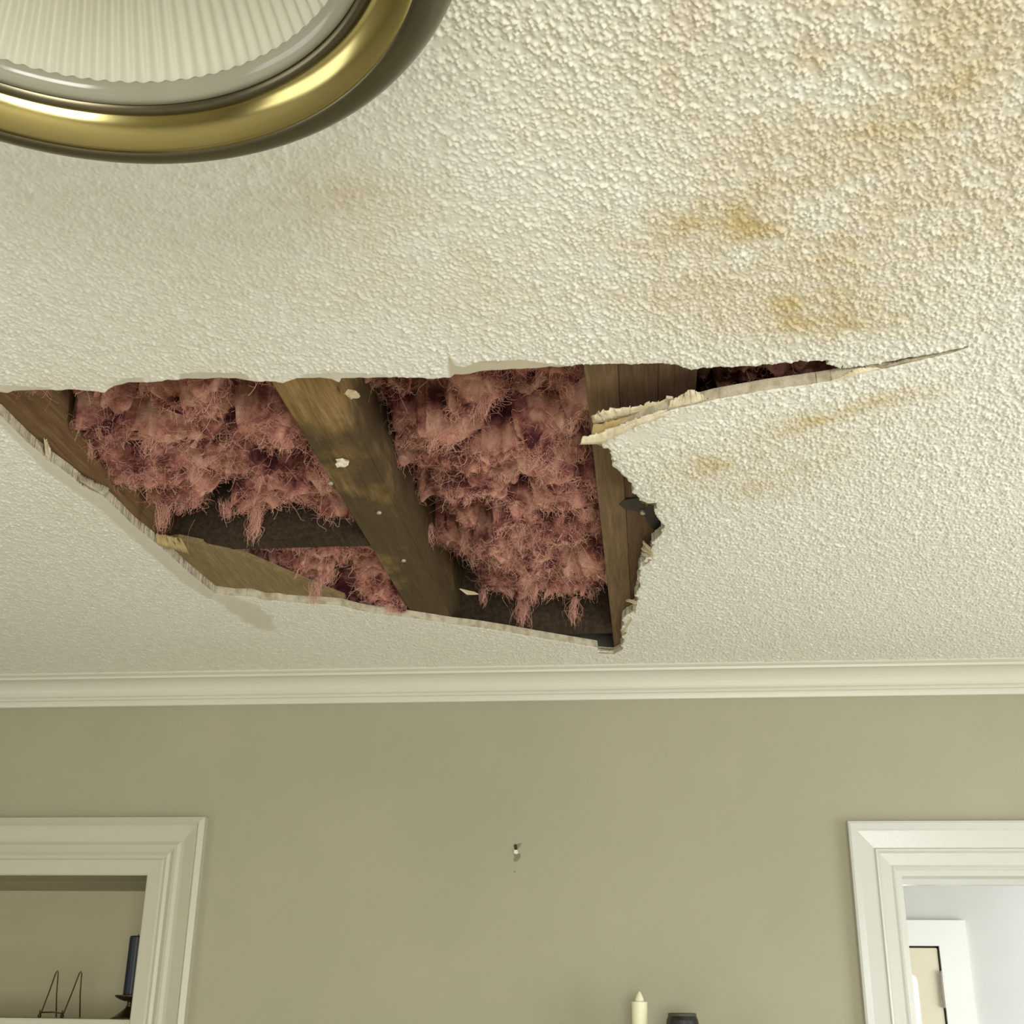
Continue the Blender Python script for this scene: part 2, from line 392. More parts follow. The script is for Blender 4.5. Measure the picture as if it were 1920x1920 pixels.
bare = np.zeros(len(P))
def patch(pix, soft=.004, h=H):
    poly = np.array([onz(x, y, h)[:2] for x, y in pix]); l, u = poly.min(0)-.03, poly.max(0)+.03
    k = np.flatnonzero((P[:, 0] > l[0]) & (P[:, 0] < u[0]) & (P[:, 1] > l[1]) & (P[:, 1] < u[1]))
    ins = inside(P[k], poly); d = seg_near(P[k], poly, np.roll(poly, -1, 0))[1]
    f = np.zeros(len(P)); f[k] = np.where(ins, 1, np.clip(1-d/soft, 0, 1)); return f
smoothz = np.zeros(len(P))
for pix, kb in [([(842, 672), (850, 686), (870, 690), (900, 678), (980, 676), (1030, 684), (1060, 686), (1060, 700), (846, 712)], .75),
                ([(340, 702), (375, 699), (455, 701), (463, 708), (463, 720), (340, 720)], .6), ([(205, 722), (240, 710), (265, 709), (270, 720)], .5),
                ([(570, 703), (640, 700), (720, 703), (720, 712), (570, 712)], .45), ([(-20, 722), (90, 728), (90, 740), (-20, 740)], .45)]:
    f = patch(pix); bare = np.maximum(bare, kb*f); smoothz = np.maximum(smoothz, f)
for px, py, rx, ry, k in [(425, 1124, 26, 14, .30), (455, 1140, 34, 17, .38), (480, 1158, 30, 16, .40), (496, 1174, 18, 9, .36)]:   # scuffed tan patch by the far left corner
    f = smooth(blob(px, py, rx, ry)+.05*cloud2, .22, .55); bare = np.maximum(bare, k*f); smoothz = np.maximum(smoothz, f)
# bare paper along the cut on the far left and the smooth skim by the torn corner
leftcut = patch([(403, 1113), (354, 1073), (292, 1018), (194, 931), (90, 861), (0, 778), (-40, 770), (0, 792), (85, 880), (190, 955), (285, 1040), (345, 1092), (392, 1122)], .006)
bare = np.maximum(bare, .40*leftcut); smoothz = np.maximum(smoothz, .85*leftcut)
for px, py, rx, ry, k in [(1200, 812, 60, 18, .9), (1290, 782, 60, 14, .7), (1250, 800, 60, 20, .6)]:
    smoothz = np.maximum(smoothz, k*blob(px, py, rx, ry, H-.025))

def grains(mm, every, seed):
    """scattered crumbs: rounded bumps of one size dropped at random, about one in `every` square mm"""
    r = np.random.default_rng(seed); f = np.zeros(NS); k = int(NS[0]*RES*NS[1]*GX*1e6/every)
    np.add.at(f, (r.integers(0, NS[0], k), r.integers(0, NS[1], k)), r.uniform(.35, 1, k))
    sg = mm/(RES*1000); fy = np.fft.fftfreq(NS[0])[:, None]; fx = np.fft.rfftfreq(NS[1])[None, :]*RES/GX
    o = np.fft.irfft2(np.fft.rfft2(f)*np.exp(-2*(math.pi*sg)**2*(fx**2+fy**2)), s=NS)
    return sample(o*2*math.pi*(mm/1000)**2/(RES*GX)).ravel()
n = 1.0*grains(.88, 26, 11)+1.1*grains(1.25, 70, 12)+.35*grains(.65, 18, 16)-.7*grains(1.0, 100, 14)+.10*cn(3.5, 15)
lump = 2.2*np.tanh(n/2.2)
right_w = smooth(P[:, 0]+.25*big*.4, -.55, .35)
amp = (.0018+.0014*right_w)*(1-smoothz)*np.clip(dedge/.004, .35, 1)
far_w = smooth(P[:, 1], 1.5, 2.5); amp *= 1-.25*far_w
relief = amp*lump
warp = .0035*big
Z = CEIL-relief-sag(P)-warp*smooth(P[:, 1], .6, 1.0)*0
idx = np.arange(nx*ny).reshape(ny, nx)
q00, q10, q11, q01 = idx[:-1, :-1], idx[:-1, 1:], idx[1:, 1:], idx[1:, :-1]
quads = np.stack([q00, q01, q11, q10], -1)[keep]         # facing down
# edge walls of the hole
ev = []
dh = keep[:, :-1] != keep[:, 1:]
r_, c_ = np.nonzero(dh); e_ = np.stack([idx[r_, c_+1], idx[r_+1, c_+1]], 1); fl = keep[r_, c_]; ev.append(np.where(fl[:, None], e_, e_[:, ::-1]))
dv = keep[:-1, :] != keep[1:, :]
r_, c_ = np.nonzero(dv); e_ = np.stack([idx[r_+1, c_], idx[r_+1, c_+1]], 1); fl = keep[r_, c_]; ev.append(np.where(fl[:, None], e_[:, ::-1], e_))
ev = np.concatenate(ev); uq = np.unique(ev); mp = np.full(nx*ny, -1); mp[uq] = np.arange(len(uq))+nx*ny
TH = .0160
mid = np.random.default_rng(9).normal(0, .0002, (len(uq), 2))
topv = np.c_[P[uq]+mid, CEIL-sag(P[uq])+TH]
skirt = np.stack([ev[:, 0], ev[:, 1], mp[ev[:, 1]], mp[ev[:, 0]]], 1)
verts = np.concatenate([np.c_[P, Z], topv])
base_i = len(verts)
x0, x1, y0, y1 = gx[0], gx[-1], gy[0], gy[-1]
xa0, xb0 = x0*wide[0], x1*wide[0]
def flat(*c): return [(a, b_, CEIL) for a, b_ in c]
outer = flat((XL-.1, y0), (XL-.1, y1), (x0, y1), (xa0, y0))+flat((xb0, y0), (x1, y1), (XR+.1, y1), (XR+.1, y0))+flat((XL-.1, YB-.1), (XL-.1, y0), (XR+.1, y0), (XR+.1, YB-.1))+flat((XL-.1, y1), (XL-.1, D+.1), (XR+.1, D+.1), (XR+.1, y1))
verts = np.concatenate([verts, np.array(outer)])
oq = np.arange(16).reshape(4, 4)+base_i
faces = np.concatenate([quads, skirt, oq])
used = np.unique(faces); remap = np.full(len(verts), -1); remap[used] = np.arange(len(used))
verts, faces2 = verts[used], remap[faces]
me = bpy.data.meshes.new('ceiling')
me.vertices.add(len(verts)); me.vertices.foreach_set('co', verts.astype(np.float32).ravel())
me.loops.add(faces2.size); me.loops.foreach_set('vertex_index', faces2.astype(np.int32).ravel())
me.polygons.add(len(faces2)); me.polygons.foreach_set('loop_start', np.arange(0, faces2.size, 4, dtype=np.int32))
me.update(calc_edges=True)
mi = np.zeros(len(faces2), np.int32); mi[len(quads):len(quads)+len(skirt)] = 1
me.materials.append(M_ceil); me.materials.append(M_gyp); me.polygons.foreach_set('material_index', mi)
sm = np.ones(len(faces2), bool)
me.polygons.foreach_set('use_smooth', sm)
pad = np.zeros(len(topv)+16)
for nm, arr in (('stain', stain), ('bare', bare)):
    at = me.attributes.new(nm, 'FLOAT', 'POINT'); at.data.foreach_set('value', np.concatenate([arr, pad])[used].astype(np.float32))
ceiling = link(bpy.data.objects.new('ceiling', me), kind='structure')

# torn layers at the broken corner of the drooping panel (parts of the ceiling)
def strip(name, low, high, mt, hl, hh, th=.0015, jag=.0012):
    """a ragged strip of board or paper between two outlines that stand at their own heights"""
    lo_ = [onz(x, y, hl(x) if callable(hl) else hl) for x, y in low]; hi2 = [onz(x, y, hh(x) if callable(hh) else hh) for x, y in high]
    def dens(ps, k):
        ps = np.array(ps); t = np.r_[0, np.cumsum(np.linalg.norm(np.diff(ps, axis=0), axis=1))]; tt = np.linspace(0, t[-1], k)
        return np.stack([np.interp(tt, t, ps[:, i]) for i in range(3)], 1)
    k = 44; A = dens(lo_, k); B = dens(hi2, k); rr = np.random.default_rng(len(name)+int(low[0][0]))
    B[1:-1] += rr.normal(0, jag, (k-2, 3)); rows = [A, A*.66+B*.34+rr.normal(0, jag*.3, A.shape), A*.33+B*.67+rr.normal(0, jag*.3, A.shape), B]
    v = [p for R_ in rows for p in R_]; f = [(r*k+i, r*k+i+1, (r+1)*k+i+1, (r+1)*k+i) for r in range(3) for i in range(k-1)]
    o = mobj(name, v, f, mt, ceiling, smooth=True)
    md = o.modifiers.new('thickness', 'SOLIDIFY'); md.thickness = th; md.offset = 0
    return o
Hs = lambda d: (lambda x: H-sag_at(x)+d)
strip('torn_gypsum_edge', [(1108, 822), (1140, 816), (1170, 801), (1215, 784), (1260, 769), (1312, 756)],
      [(1113, 795), (1140, 790), (1175, 781), (1215, 770), (1260, 757), (1312, 743)], M_brownpaper, Hs(.002), Hs(.013))
strip('torn_paper_edge', [(1112, 794), (1140, 789), (1175, 780), (1215, 769), (1258, 757)],
      [(1108, 780), (1122, 771), (1150, 768), (1200, 759), (1230, 753), (1262, 744)], M_paper, Hs(.013), Hs(.017), .0012, .0016)
strip('paper_lip', [(1088, 833), (1128, 832), (1165, 812), (1205, 794), (1250, 779)],
      [(1092, 819), (1122, 812), (1160, 797), (1205, 780), (1250, 766)], M_paper, Hs(-.003), Hs(.003), .0014, .0008)
strip('paper_tab', [(1252, 772), (1290, 765), (1320, 757), (1330, 750)], [(1256, 752), (1275, 742), (1297, 729), (1322, 742)], M_paper, Hs(.001), Hs(.010), .0014, .0006)
strip('paper_sliver', [(1556, 715), (1590, 708), (1625, 697), (1650, 691)], [(1562, 712), (1585, 701), (1606, 691), (1640, 688)], M_paper, Hs(-.001), Hs(.004), .001, .0006)
strip('gypsum_ledge', [(1318, 757), (1400, 739), (1480, 727), (1560, 714)], [(1322, 746), (1400, 730), (1480, 716), (1556, 704)], M_gyp, Hs(.001), Hs(.012), .001, .0012)
strip('gypsum_sliver', [(1640, 693), (1700, 679), (1760, 665)], [(1650, 686), (1700, 672), (1755, 663)], M_gyp, Hs(.001), Hs(.006), .001, .0006)
# shreds along the ragged right side
for lo_p, hi_p, mt in [([(1224, 1030), (1247, 990)], [(1216, 1026), (1241, 984)], M_paper), ([(1225, 1048), (1226, 1032)], [(1203, 1040), (1206, 1014)], M_paper),
                       ([(1206, 1062), (1222, 1050)], [(1198, 1048), (1212, 1034)], M_gyp), ([(1197, 1096), (1200, 1080)], [(1192, 1102), (1195, 1090)], M_paper),
                       ([(1192, 1134), (1195, 1128)], [(1174, 1126), (1180, 1124)], M_paper), ([(1192, 1150), (1194, 1136)], [(1185, 1144), (1187, 1132)], M_paper),
                       ([(1232, 944), (1212, 934)], [(1212, 950), (1198, 934)], M_brownpaper), ([(1140, 838), (1134, 834)], [(1122, 834), (1120, 826)], M_paper),
                       ([(1120, 1222), (1150, 1223)], [(1122, 1216), (1150, 1217)], M_paper), ([(1168, 1190), (1186, 1160)], [(1163, 1180), (1180, 1152)], M_paper)]:
    strip('torn_paper', lo_p, hi_p, mt, H-.004, H+.006, .001, .0012)
# curled shreds of paper left standing on the far left cut
for lo_p, hi_p, mt in [([(86, 860), (96, 866)], [(84, 822), (93, 838)], M_paper), ([(150, 902), (196, 930)], [(146, 888), (205, 916)], M_gyp), ([(294, 1020), (356, 1040)], [(292, 1000), (340, 1010)], M_brownpaper)]:
    strip('torn_paper', lo_p, hi_p, mt, H, H+.014, .001, .0010)

# ---------------------------------------------------------------- framing above the ceiling
ZB = CEIL+TH+.001                            # underside of the framing
def timber(name, x0, x1, y0, y1, z0, z1, mt, label, cat, group=None):
    o = bobj(name, boxes((x0, x1, y0, y1, z0, z1), bev=.002), mt); tag(o, label, cat, group); return o
hj = H+TH
XM = onz(600, 870, hj)[0]; XRB = onz(1112, 850, hj)[0]
joistL = timber('floor_joist', XM-.407, XM-.367, -.3, D, ZB, ZB+.235, M_joistL, 'brown floor joist along the far left side of the ceiling hole', 'joist', 'floor joists above the ceiling')
joistM = timber('floor_joist', XM, XM+.082, -.3, D, ZB, ZB+.235, M_joist, 'golden water-darkened floor joist crossing the middle of the ceiling hole', 'joist', 'floor joists above the ceiling')
beam = empty('ceiling_beam', (XRB+.07, 1.2, ZB), 'broad brown beam of boards side by side at the right end of the ceiling hole', 'beam')
under(bobj('board', boxes((XRB, XRB+.043, -.3, D, ZB, ZB+.235), bev=.0006), M_beam), beam)
under(bobj('board', boxes((XRB+.0432, XRB+.0946, -.3, D, ZB+.003, ZB+.235), bev=.0006), M_beamd), beam)
under(bobj('board', boxes((XRB+.0948, XRB+.145, -.3, D, ZB+.0032, ZB+.235), bev=.0006), M_beamd), beam)
blockL = timber('blocking', XM-.367, XM, 1.975, 2.013, ZB+.004, ZB+.235, M_block, 'dark cross block between the left and middle joists', 'blocking')
blockR = timber('blocking', XM+.082, XRB, 2.535, 2.573, ZB, ZB+.235, M_block, 'very dark cross block at the far edge of the hole, right of the middle joist', 'blocking')
sub = bobj('subfloor', boxes((XL-.3, XR+.3, -.4, D+.2, ZB+.236, ZB+.254)), M_sub, kind='structure')
# tan board lying on the drywall in the far left corner of the hole
tb = [(300, 1016), (333, 1012), (430, 1032), (548, 1082), (600, 1104), (645, 1122), (660, 1160), (560, 1150), (400, 1130)]
tb_l = [onz(x, y, hj+.0) for x, y in tb]; tb_u = [p+np.array([0, .004, .012]) for p in tb_l]
board = slab('nailing_board', tb_u, tb_l, M_board); tag(board, 'tan board end lying across the far left corner of the ceiling hole', 'board')
_hl = [p+np.array([0, 0, -.0005]) for p in tb_l[2:4]]

def lump_mesh(name, pos, r, mt, parent, seed, flat=.6):
    bm = bmesh.new(); bmesh.ops.create_icosphere(bm, subdivisions=2, radius=r); rr = random.Random(seed)
    for v in bm.verts: v.co *= rr.uniform(.65, 1.25); v.co.z *= flat; v.co += Vector(pos)
    return under(bobj(name, bm, mt), parent)
lump_mesh('drywall_crumb', onz(641, 868, hj-.004), .0105, M_chip, joistM, 1, .7)
lump_mesh('drywall_crumb', onz(660, 740, hj-.002), .011, M_splint, joistM, 2, .35)
for px, py in ((711, 960), (757, 1050), (620, 905)):
    p = onz(px, py, hj); bm = bmesh.new(); lathe(bm, [(0, p[2]-.0035), (.0038, p[2]-.003), (.0042, p[2]-.001), (.002, p[2]+.004)], p[0], p[1], 14)
    under(bobj('nail', bm, M_nail), joistM)
a_, b_ = onz(862, 1104, hj-.004), onz(897, 1114, hj-.004)
bm = bmesh.new(); tube(bm, [a_, (a_*.6+b_*.4)+[0, .004, -.002], (a_*.25+b_*.75)+[0, .002, 0], b_], [.001, .005, .0035, .0008], 6)
under(bobj('splinter', bm, M_splint), joistM)
p = onz(1205, 958, hj); bm = bmesh.new(); lathe(bm, [(0, p[2]-.006), (.004, p[2]-.0055), (.0045, p[2]-.003), (.002, p[2]+.006)], p[0], p[1], 14)
under(bobj('nail', bm, M_nail), beam)
tp = [onz(x, y, hj+.0005) for x, y in [(1160, 946), (1168, 938), (1185, 936), (1205, 932), (1236, 936), (1244, 975), (1250, 1010), (1216, 985), (1207, 965), (1190, 958), (1172, 955)]]
under(slab('dark_patch', [p_+np.array([0, 0, .002]) for p_ in tp], tp, M_patch), beam)  # thin dark brown patch under the beam boards
# ---------------------------------------------------------------- insulation
def batt(label, x0, x1, y0, y1, level, seed, nfib, ntuft, end=None, amp=1.0, tufts=(), on_board=False):
    res = .003; xs = np.arange(x0, x1+res, res); ys = np.arange(y0, y1+res, res); sh = (len(ys), len(xs))
    g1, g2, g3, g4 = gnoise(sh, 9, seed), gnoise(sh, 4.2, seed+1), gnoise(sh, 1.7, seed+2), gnoise(sh, 6, seed+3)
    X_, Y_ = np.meshgrid(xs, ys)
    pit = smooth(g4+.30*g2+.25*g1, .30, .95)
    z = level(X_, Y_)+amp*(.015*g1+.011*np.abs(g2)-.010+.0055*g3+.085*pit)
    if end is not None: z = z+.11*smooth(Y_+.012*g2+.02*g1, end-.06, end+.02)
    z = np.maximum(z, -.012 if end is None else .004)
    if on_board:
        bp = inside(np.stack([X_.ravel(), Y_.ravel()], 1), np.array([p_[:2] for p_ in tb_l])).reshape(sh); z = np.where(bp, np.maximum(z, .019), z)
    Zw = CEIL+TH+z
    v = np.stack([X_.ravel()+.004*g2.ravel(), Y_.ravel()+.005*g3.ravel()+.006*g1.ravel(), Zw.ravel()], 1)
    v[:, 0] = np.clip(v[:, 0], x0, x1); v[:, 1] = np.clip(v[:, 1], y0, y1)
    k = np.arange(sh[0]*sh[1]).reshape(sh); f = np.stack([k[:-1, :-1], k[1:, :-1], k[1:, 1:], k[:-1, 1:]], -1).reshape(-1, 4)
    # closed body: a flat back at the top of the bay
    bi = len(v); v2 = np.array([(x0, y0, ZB+.20), (x0, y1, ZB+.20), (x1, y1, ZB+.20), (x1, y0, ZB+.20)])
    me = bpy.data.meshes.new('insulation_batt'); me.from_pydata(np.r_[v, v2].tolist(), [], f.tolist()+[[bi, bi+3, bi+2, bi+1]])
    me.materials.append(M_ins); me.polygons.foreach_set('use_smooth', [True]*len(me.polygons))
    o = link(bpy.data.objects.new('insulation_batt', me)); tag(o, label, 'insulation', 'pink insulation batts between the joists')
    rr = np.random.default_rng(seed+50)
    K = 7; pts = []; rad = []
    def strands(roots, direc, length, curl, clump=None, clump_w=0.0):
        m_ = len(roots); t = np.linspace(0, 1, K)[None, :, None]
        d = direc/np.linalg.norm(direc, axis=1, keepdims=True)
        q = roots[:, None, :]+d[:, None, :]*length[:, None, None]*t
        c1 = rr.normal(0, 1, (m_, 1, 3)); c2 = rr.normal(0, 1, (m_, 1, 3)); ph = rr.uniform(0, 6.28, (m_, 1, 1))
        q = q+curl*length[:, None, None]*(c1*np.sin(t*3.0+ph)-c1*np.sin(ph)+.5*c2*(np.sin(t*7+ph)-np.sin(ph)))
        if clump is not None:
            q = q*(1-clump_w*t)+clump[:, None, :]*clump_w*t
        pts.append(q.reshape(-1, 3)); w = np.repeat(rr.uniform(.00016, .00036, m_), K)*np.tile(np.linspace(1, .55, K), m_); rad.append(w)
    free = np.flatnonzero(pit.ravel() < .12); ii = rr.choice(free, nfib)
    # fibres: mostly lying along the surface, a few standing off it
    dr = rr.normal(0, 1, (nfib, 3))*[1, 1, .4]+[0, 0, -.35]
    strands(v[ii]+[0, 0, .001], dr, rr.uniform(.006, .022, nfib), .30)
    low = v[:, 2] < np.quantile(v[:, 2], .35); cand = np.flatnonzero(low)
    for _ in range(ntuft):
        c = v[rr.choice(cand)]; m_ = int(rr.integers(12, 40)); ln = rr.uniform(.010, .030)
        root = c+rr.normal(0, .007, (m_, 3))*[1, 1, .3]
        tip = c+np.array([rr.normal(0, .008), rr.normal(0, .008), -ln])
        strands(root, tip-root+rr.normal(0, .004, (m_, 3)), np.full(m_, ln)*rr.uniform(.6, 1.1, m_), .22, np.repeat(tip[None], m_, 0), .4)
    for px, py, h0, ln, wd, m_ in tufts:     # the long hanging wisps the photo shows
        c = onz(px, py, h0); tip = c+np.array([0, 0, -ln]); root = c+rr.normal(0, wd*.6, (m_, 3))*[1, 1, .8]; tip = tip+rr.normal(0, wd*.35, (m_, 3))*[1, 1, .5]
        strands(root, tip-root, np.full(m_, ln)*rr.uniform(.35, 1.05, m_), .16, tip, .35)
    pts = np.concatenate(pts); rad = np.concatenate(rad)
    pts[:, 0] = np.clip(pts[:, 0], x0+.0005, x1-.0005)
    pts[:, 1] = np.clip(pts[:, 1], y0+.0005, y1-.0005)
    lowp = np.flatnonzero(pts[:, 2] < CEIL+TH+.0145); bad = np.zeros(len(pts), bool)
    bad[lowp] = (~inside(pts[lowp, :2], HOLE) & (pts[lowp, 2] < CEIL+TH+.001)) | inside(pts[lowp, :2], np.array([p_[:2] for p_ in tb_l]))
    good = ~bad.reshape(-1, K).any(1); pts = pts.reshape(-1, K, 3)[good].reshape(-1, 3); rad = rad.reshape(-1, K)[good].ravel()
    hc = bpy.data.hair_curves.new('loose_fibres'); hc.add_curves([K]*(len(pts)//K))
    hc.attributes['position'].data.foreach_set('vector', pts.astype(np.float32).ravel())
    ra = hc.attributes.get('radius') or hc.attributes.new('radius', 'FLOAT', 'POINT'); ra.data.foreach_set('value', rad.astype(np.float32))
    hc.materials.append(M_fib)
    link(bpy.data.objects.new('loose_fibres', hc), o, 'stuff')
    return o
xa, xb = XM-.367, XM
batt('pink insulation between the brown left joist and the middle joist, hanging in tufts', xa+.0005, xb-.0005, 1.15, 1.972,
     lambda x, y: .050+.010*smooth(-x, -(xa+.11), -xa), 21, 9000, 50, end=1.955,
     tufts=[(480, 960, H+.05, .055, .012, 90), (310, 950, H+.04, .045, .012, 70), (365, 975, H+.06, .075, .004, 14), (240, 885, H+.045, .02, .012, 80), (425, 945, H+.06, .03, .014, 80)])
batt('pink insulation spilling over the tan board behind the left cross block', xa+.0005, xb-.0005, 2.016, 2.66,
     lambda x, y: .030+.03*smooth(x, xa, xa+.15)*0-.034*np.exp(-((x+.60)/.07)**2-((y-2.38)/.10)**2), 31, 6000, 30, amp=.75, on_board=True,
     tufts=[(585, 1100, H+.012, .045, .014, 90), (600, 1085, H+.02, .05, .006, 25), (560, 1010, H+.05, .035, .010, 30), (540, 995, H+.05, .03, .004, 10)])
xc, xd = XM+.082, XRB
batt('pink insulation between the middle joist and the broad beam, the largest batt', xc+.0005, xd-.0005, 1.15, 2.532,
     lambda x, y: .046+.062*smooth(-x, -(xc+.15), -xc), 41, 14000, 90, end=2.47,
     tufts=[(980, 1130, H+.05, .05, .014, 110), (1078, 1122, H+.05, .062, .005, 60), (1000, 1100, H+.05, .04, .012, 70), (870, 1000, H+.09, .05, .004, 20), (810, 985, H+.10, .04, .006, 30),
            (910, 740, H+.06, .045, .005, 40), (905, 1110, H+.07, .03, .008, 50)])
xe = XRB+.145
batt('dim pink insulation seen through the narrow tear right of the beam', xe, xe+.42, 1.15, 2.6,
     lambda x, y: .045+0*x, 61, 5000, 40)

# ---------------------------------------------------------------- walls, floor, openings
def Wx(x, y): return ony(x, y)[0]
def Wz(x, y): return ony(x, y)[2]
LX1 = Wx(279, 1642); LZ1 = Wz(279, 1642)     # niche opening: right edge, head
LCX, LCZ = Wx(390.5, 1534), Wz(390.5, 1534)  # outer corner of its casing
RX0, RZ1 = Wx(1678, 1632), Wz(1678, 1632)    # doorway: left edge, head
RCX, RCZ = Wx(1587, 1542), Wz(1587, 1542)
WT = .125
NL, RR = -1.98, RX0+.78                      # far ends of both openings, outside the photo
bobj('wall_back', boxes((XL-.1, NL, D, D+WT, 0, 2.75), (NL, LX1, D, D+WT, LZ1, 2.75), (NL, LX1, D, D+WT, 0, .80), (LX1, RX0, D, D+WT, 0, 2.75),
     (RX0, RR, D, D+WT, RZ1, 2.75), (RR, 3.2, D, D+WT, 0, 2.75)), M_wall, kind='structure')

def wall_with_window(name, axis, pos, th, a0, a1, wins):
    bs = []; cur = a0
    for w0, w1, z0, z1 in wins:
        bs += [(cur, w0, 0, 2.75), (w0, w1, 0, z0), (w0, w1, z1, 2.75)]; cur = w1
    bs.append((cur, a1, 0, 2.75))
    if axis == 'x': B = [(pos, pos+th, a, c, z0, z1) for a, c, z0, z1 in bs]
    else: B = [(a, c, pos, pos+th, z0, z1) for a, c, z0, z1 in bs]
    return bobj(name, boxes(*B), M_wall, kind='structure')
wall_with_window('wall_right', 'x', XR, .12, YB-.12, D, [WIN_R])
wall_with_window('wall_left', 'x', XL-.12, .12, YB-.12, D, [WIN_L])
wall_with_window('wall_front', 'y', YB-.12, .12, XL, XR, [WIN_B])
def win_frame(name, axis, pos, a0, a1, z0, z1):
    t = .07; am = (a0+a1)/2; zm = (z0+z1)/2
    bs = [(a0-t, a0, z0-t, z1+t), (a1, a1+t, z0-t, z1+t), (a0, a1, z1, z1+t), (a0, a1, z0-t, z0), (am-.02, am+.02, z0, z1), (a0, a1, zm-.02, zm+.02)]
    B = [(pos-.02, pos+.02, a, c, p, q) if axis == 'x' else (a, c, pos-.02, pos+.02, p, q) for a, c, p, q in bs]
    return bobj(name, boxes(*B), M_trim, kind='structure')
win_frame('window_1', 'x', XL+.002, *WIN_L); win_frame('window_2', 'y', YB+.002, *WIN_B); win_frame('window_3', 'x', XR-.002, *WIN_R)
bobj('floor', boxes((XL-.12, 3.3, YB-.12, 6.1, -.05, 0)), M_floor, kind='structure')

# crown moulding: profile swept along the far wall
def sweep_x(name, prof, x0, x1, mt):         # prof: (distance from wall, z)
    v = [(x, D-d, z) for x in (x0, x1) for d, z in prof]; k = len(prof)
    f = [(i, (i+1) % k, k+(i+1) % k, k+i) for i in range(k)]+[tuple(range(k-1, -1, -1)), tuple(range(k, 2*k))]
    o = mobj(name, v, f, mt, kind='structure')
    bm = bmesh.new(); bm.from_mesh(o.data); bmesh.ops.recalc_face_normals(bm, faces=bm.faces); bm.to_mesh(o.data); bm.free()
    return o
zb = Wz(960, 1317)
cr = [(0, CEIL+.02), (.066, CEIL+.02), (.066, CEIL-.004), (.060, CEIL-.007), (.056, CEIL-.0075), (.055, CEIL-.013)]
for i in range(9):                           # cove
    t = i/8*math.pi/2; cr.append((.055-.036*math.sin(t)*1.0+0, CEIL-.013-.030*(1-math.cos(t))))
cr += [(.019, zb+.024), (.021, zb+.021), (.0215, zb+.018), (.020, zb+.015), (.016, zb+.0135), (.016, zb+.011), (.0155, zb+.007), (.014, zb+.001), (.011, zb), (0, zb)]
sweep_x('trim_1', cr, XL, XR, M_crown)

# casings with a moulded profile, mitred at the corner
def casing(name, xo, zo, w_side, w_top, to_left, xend, mt, prof, zbot):
    """prof: (fraction from outer to inner edge, thickness). Leg from zbot up to a mitre, head to xend."""
    bm = bmesh.new(); s = -1 if to_left else 1
    cols = []
    for u, th in prof:
        x = xo+s*u*w_side; z = zo-u*w_top
        cols.append([bm.verts.new((x, D-th, zbot)), bm.verts.new((x, D-th, z)), bm.verts.new((xend, D-th, z))])
    for a, c in zip(cols[:-1], cols[1:]):
        bm.faces.new((a[0], c[0], c[1], a[1])); bm.faces.new((a[1], c[1], c[2], a[2]))
    return bobj(name, bm, mt, kind='structure')
pl = [(0, 0), (0, .020), (.10, .024), (.14, .019), (.17, .019), (.36, .012), (.42, .0115), (.48, .015), (.53, .015), (.60, .011), (.66, .0135), (.71, .0115), (.74, .014), (.98, .012), (1, .010), (1, .0005)]
casing('trim_2', LCX, LCZ, LCX-LX1, LCZ-LZ1, True, NL-.15, M_trim, pl, .75)
pr = [(0, 0), (0, .020), (.05, .022), (.16, .019), (.20, .017), (.55, .014), (.58, .018), (.62, .018), (.66, .012), (.90, .011), (.95, .013), (1, .010), (1, -.02)]
casing('trim_3', RCX, RCZ, RX0-RCX, RCZ-RZ1, False, RR+.1, M_trim2, pr, 0)
# doorway lining with its stop
bobj('trim_4', boxes((RX0-.001, RX0+.012, D-.006, D+WT+.004, 0, RZ1), (RX0+.012, RR, D-.006, D+WT+.004, RZ1-.012, RZ1+.001), (RX0+.012, RR, D+.055, D+.085, RZ1-.024, RZ1-.012),
     (RX0+.012, RX0+.022, D+.055, D+.085, 0, RZ1-.024)), M_trim2, kind='structure')

# niche with shelf
NB = D+.385; SZ = Wz(250, 1912)
bobj('wall_niche', boxes((NL, LX1+.012, NB, NB+.02, .8, 2.3), (NL, LX1+.02, D+WT+.001, NB, LZ1, LZ1+.02), (LX1+.006, LX1+.025, D+.02, NB, .8, LZ1+.02), (NL-.02, NL, D+.02, NB, .8, LZ1+.02)), M_niche, kind='structure')
shelf = bobj('shelf', boxes((NL, LX1+.006, D-.001, NB-.001, SZ-.028, SZ), bev=.002), M_trim); tag(shelf, 'white painted shelf board inside the left wall niche', 'shelf')
SZT = SZ
# hall beyond the doorway
HY = 5.83
bobj('wall_hall', boxes((-.2, 3.3, HY, HY+.1, 0, 2.6)), M_hall, kind='structure')
bobj('wall_hall_side', boxes((3.2, 3.3, D+WT, 4.1, 0, 2.6), (3.2, 3.3, 5.3, HY, 0, 2.6), (3.2, 3.3, 4.1, 5.3, 0, .7), (3.2, 3.3, 4.1, 5.3, 2.05, 2.6), (-.2, -.1, D+WT, HY, 0, 2.6)), M_hall, kind='structure')
bobj('ceiling_hall', boxes((-.2, 3.3, D+WT, HY+.1, 2.44, 2.5)), M_hall, kind='structure')
def Hp(x, y): return ony(x, y, HY)
o1 = Hp(1807, 1726); i1 = Hp(1759, 1774); xl = i1[0]-.76
dd = bmesh.new()
cw = o1[0]-i1[0]; ct = o1[2]-i1[2]
box(dd, i1[0], o1[0], HY-.022, HY+.01, 0, o1[2]); box(dd, xl-cw, i1[0], HY-.022, HY+.01, i1[2], o1[2]); box(dd, xl-cw, xl, HY-.022, HY+.01, 0, i1[2])
trim5 = bobj('trim_5', dd, M_trim3, kind='structure')
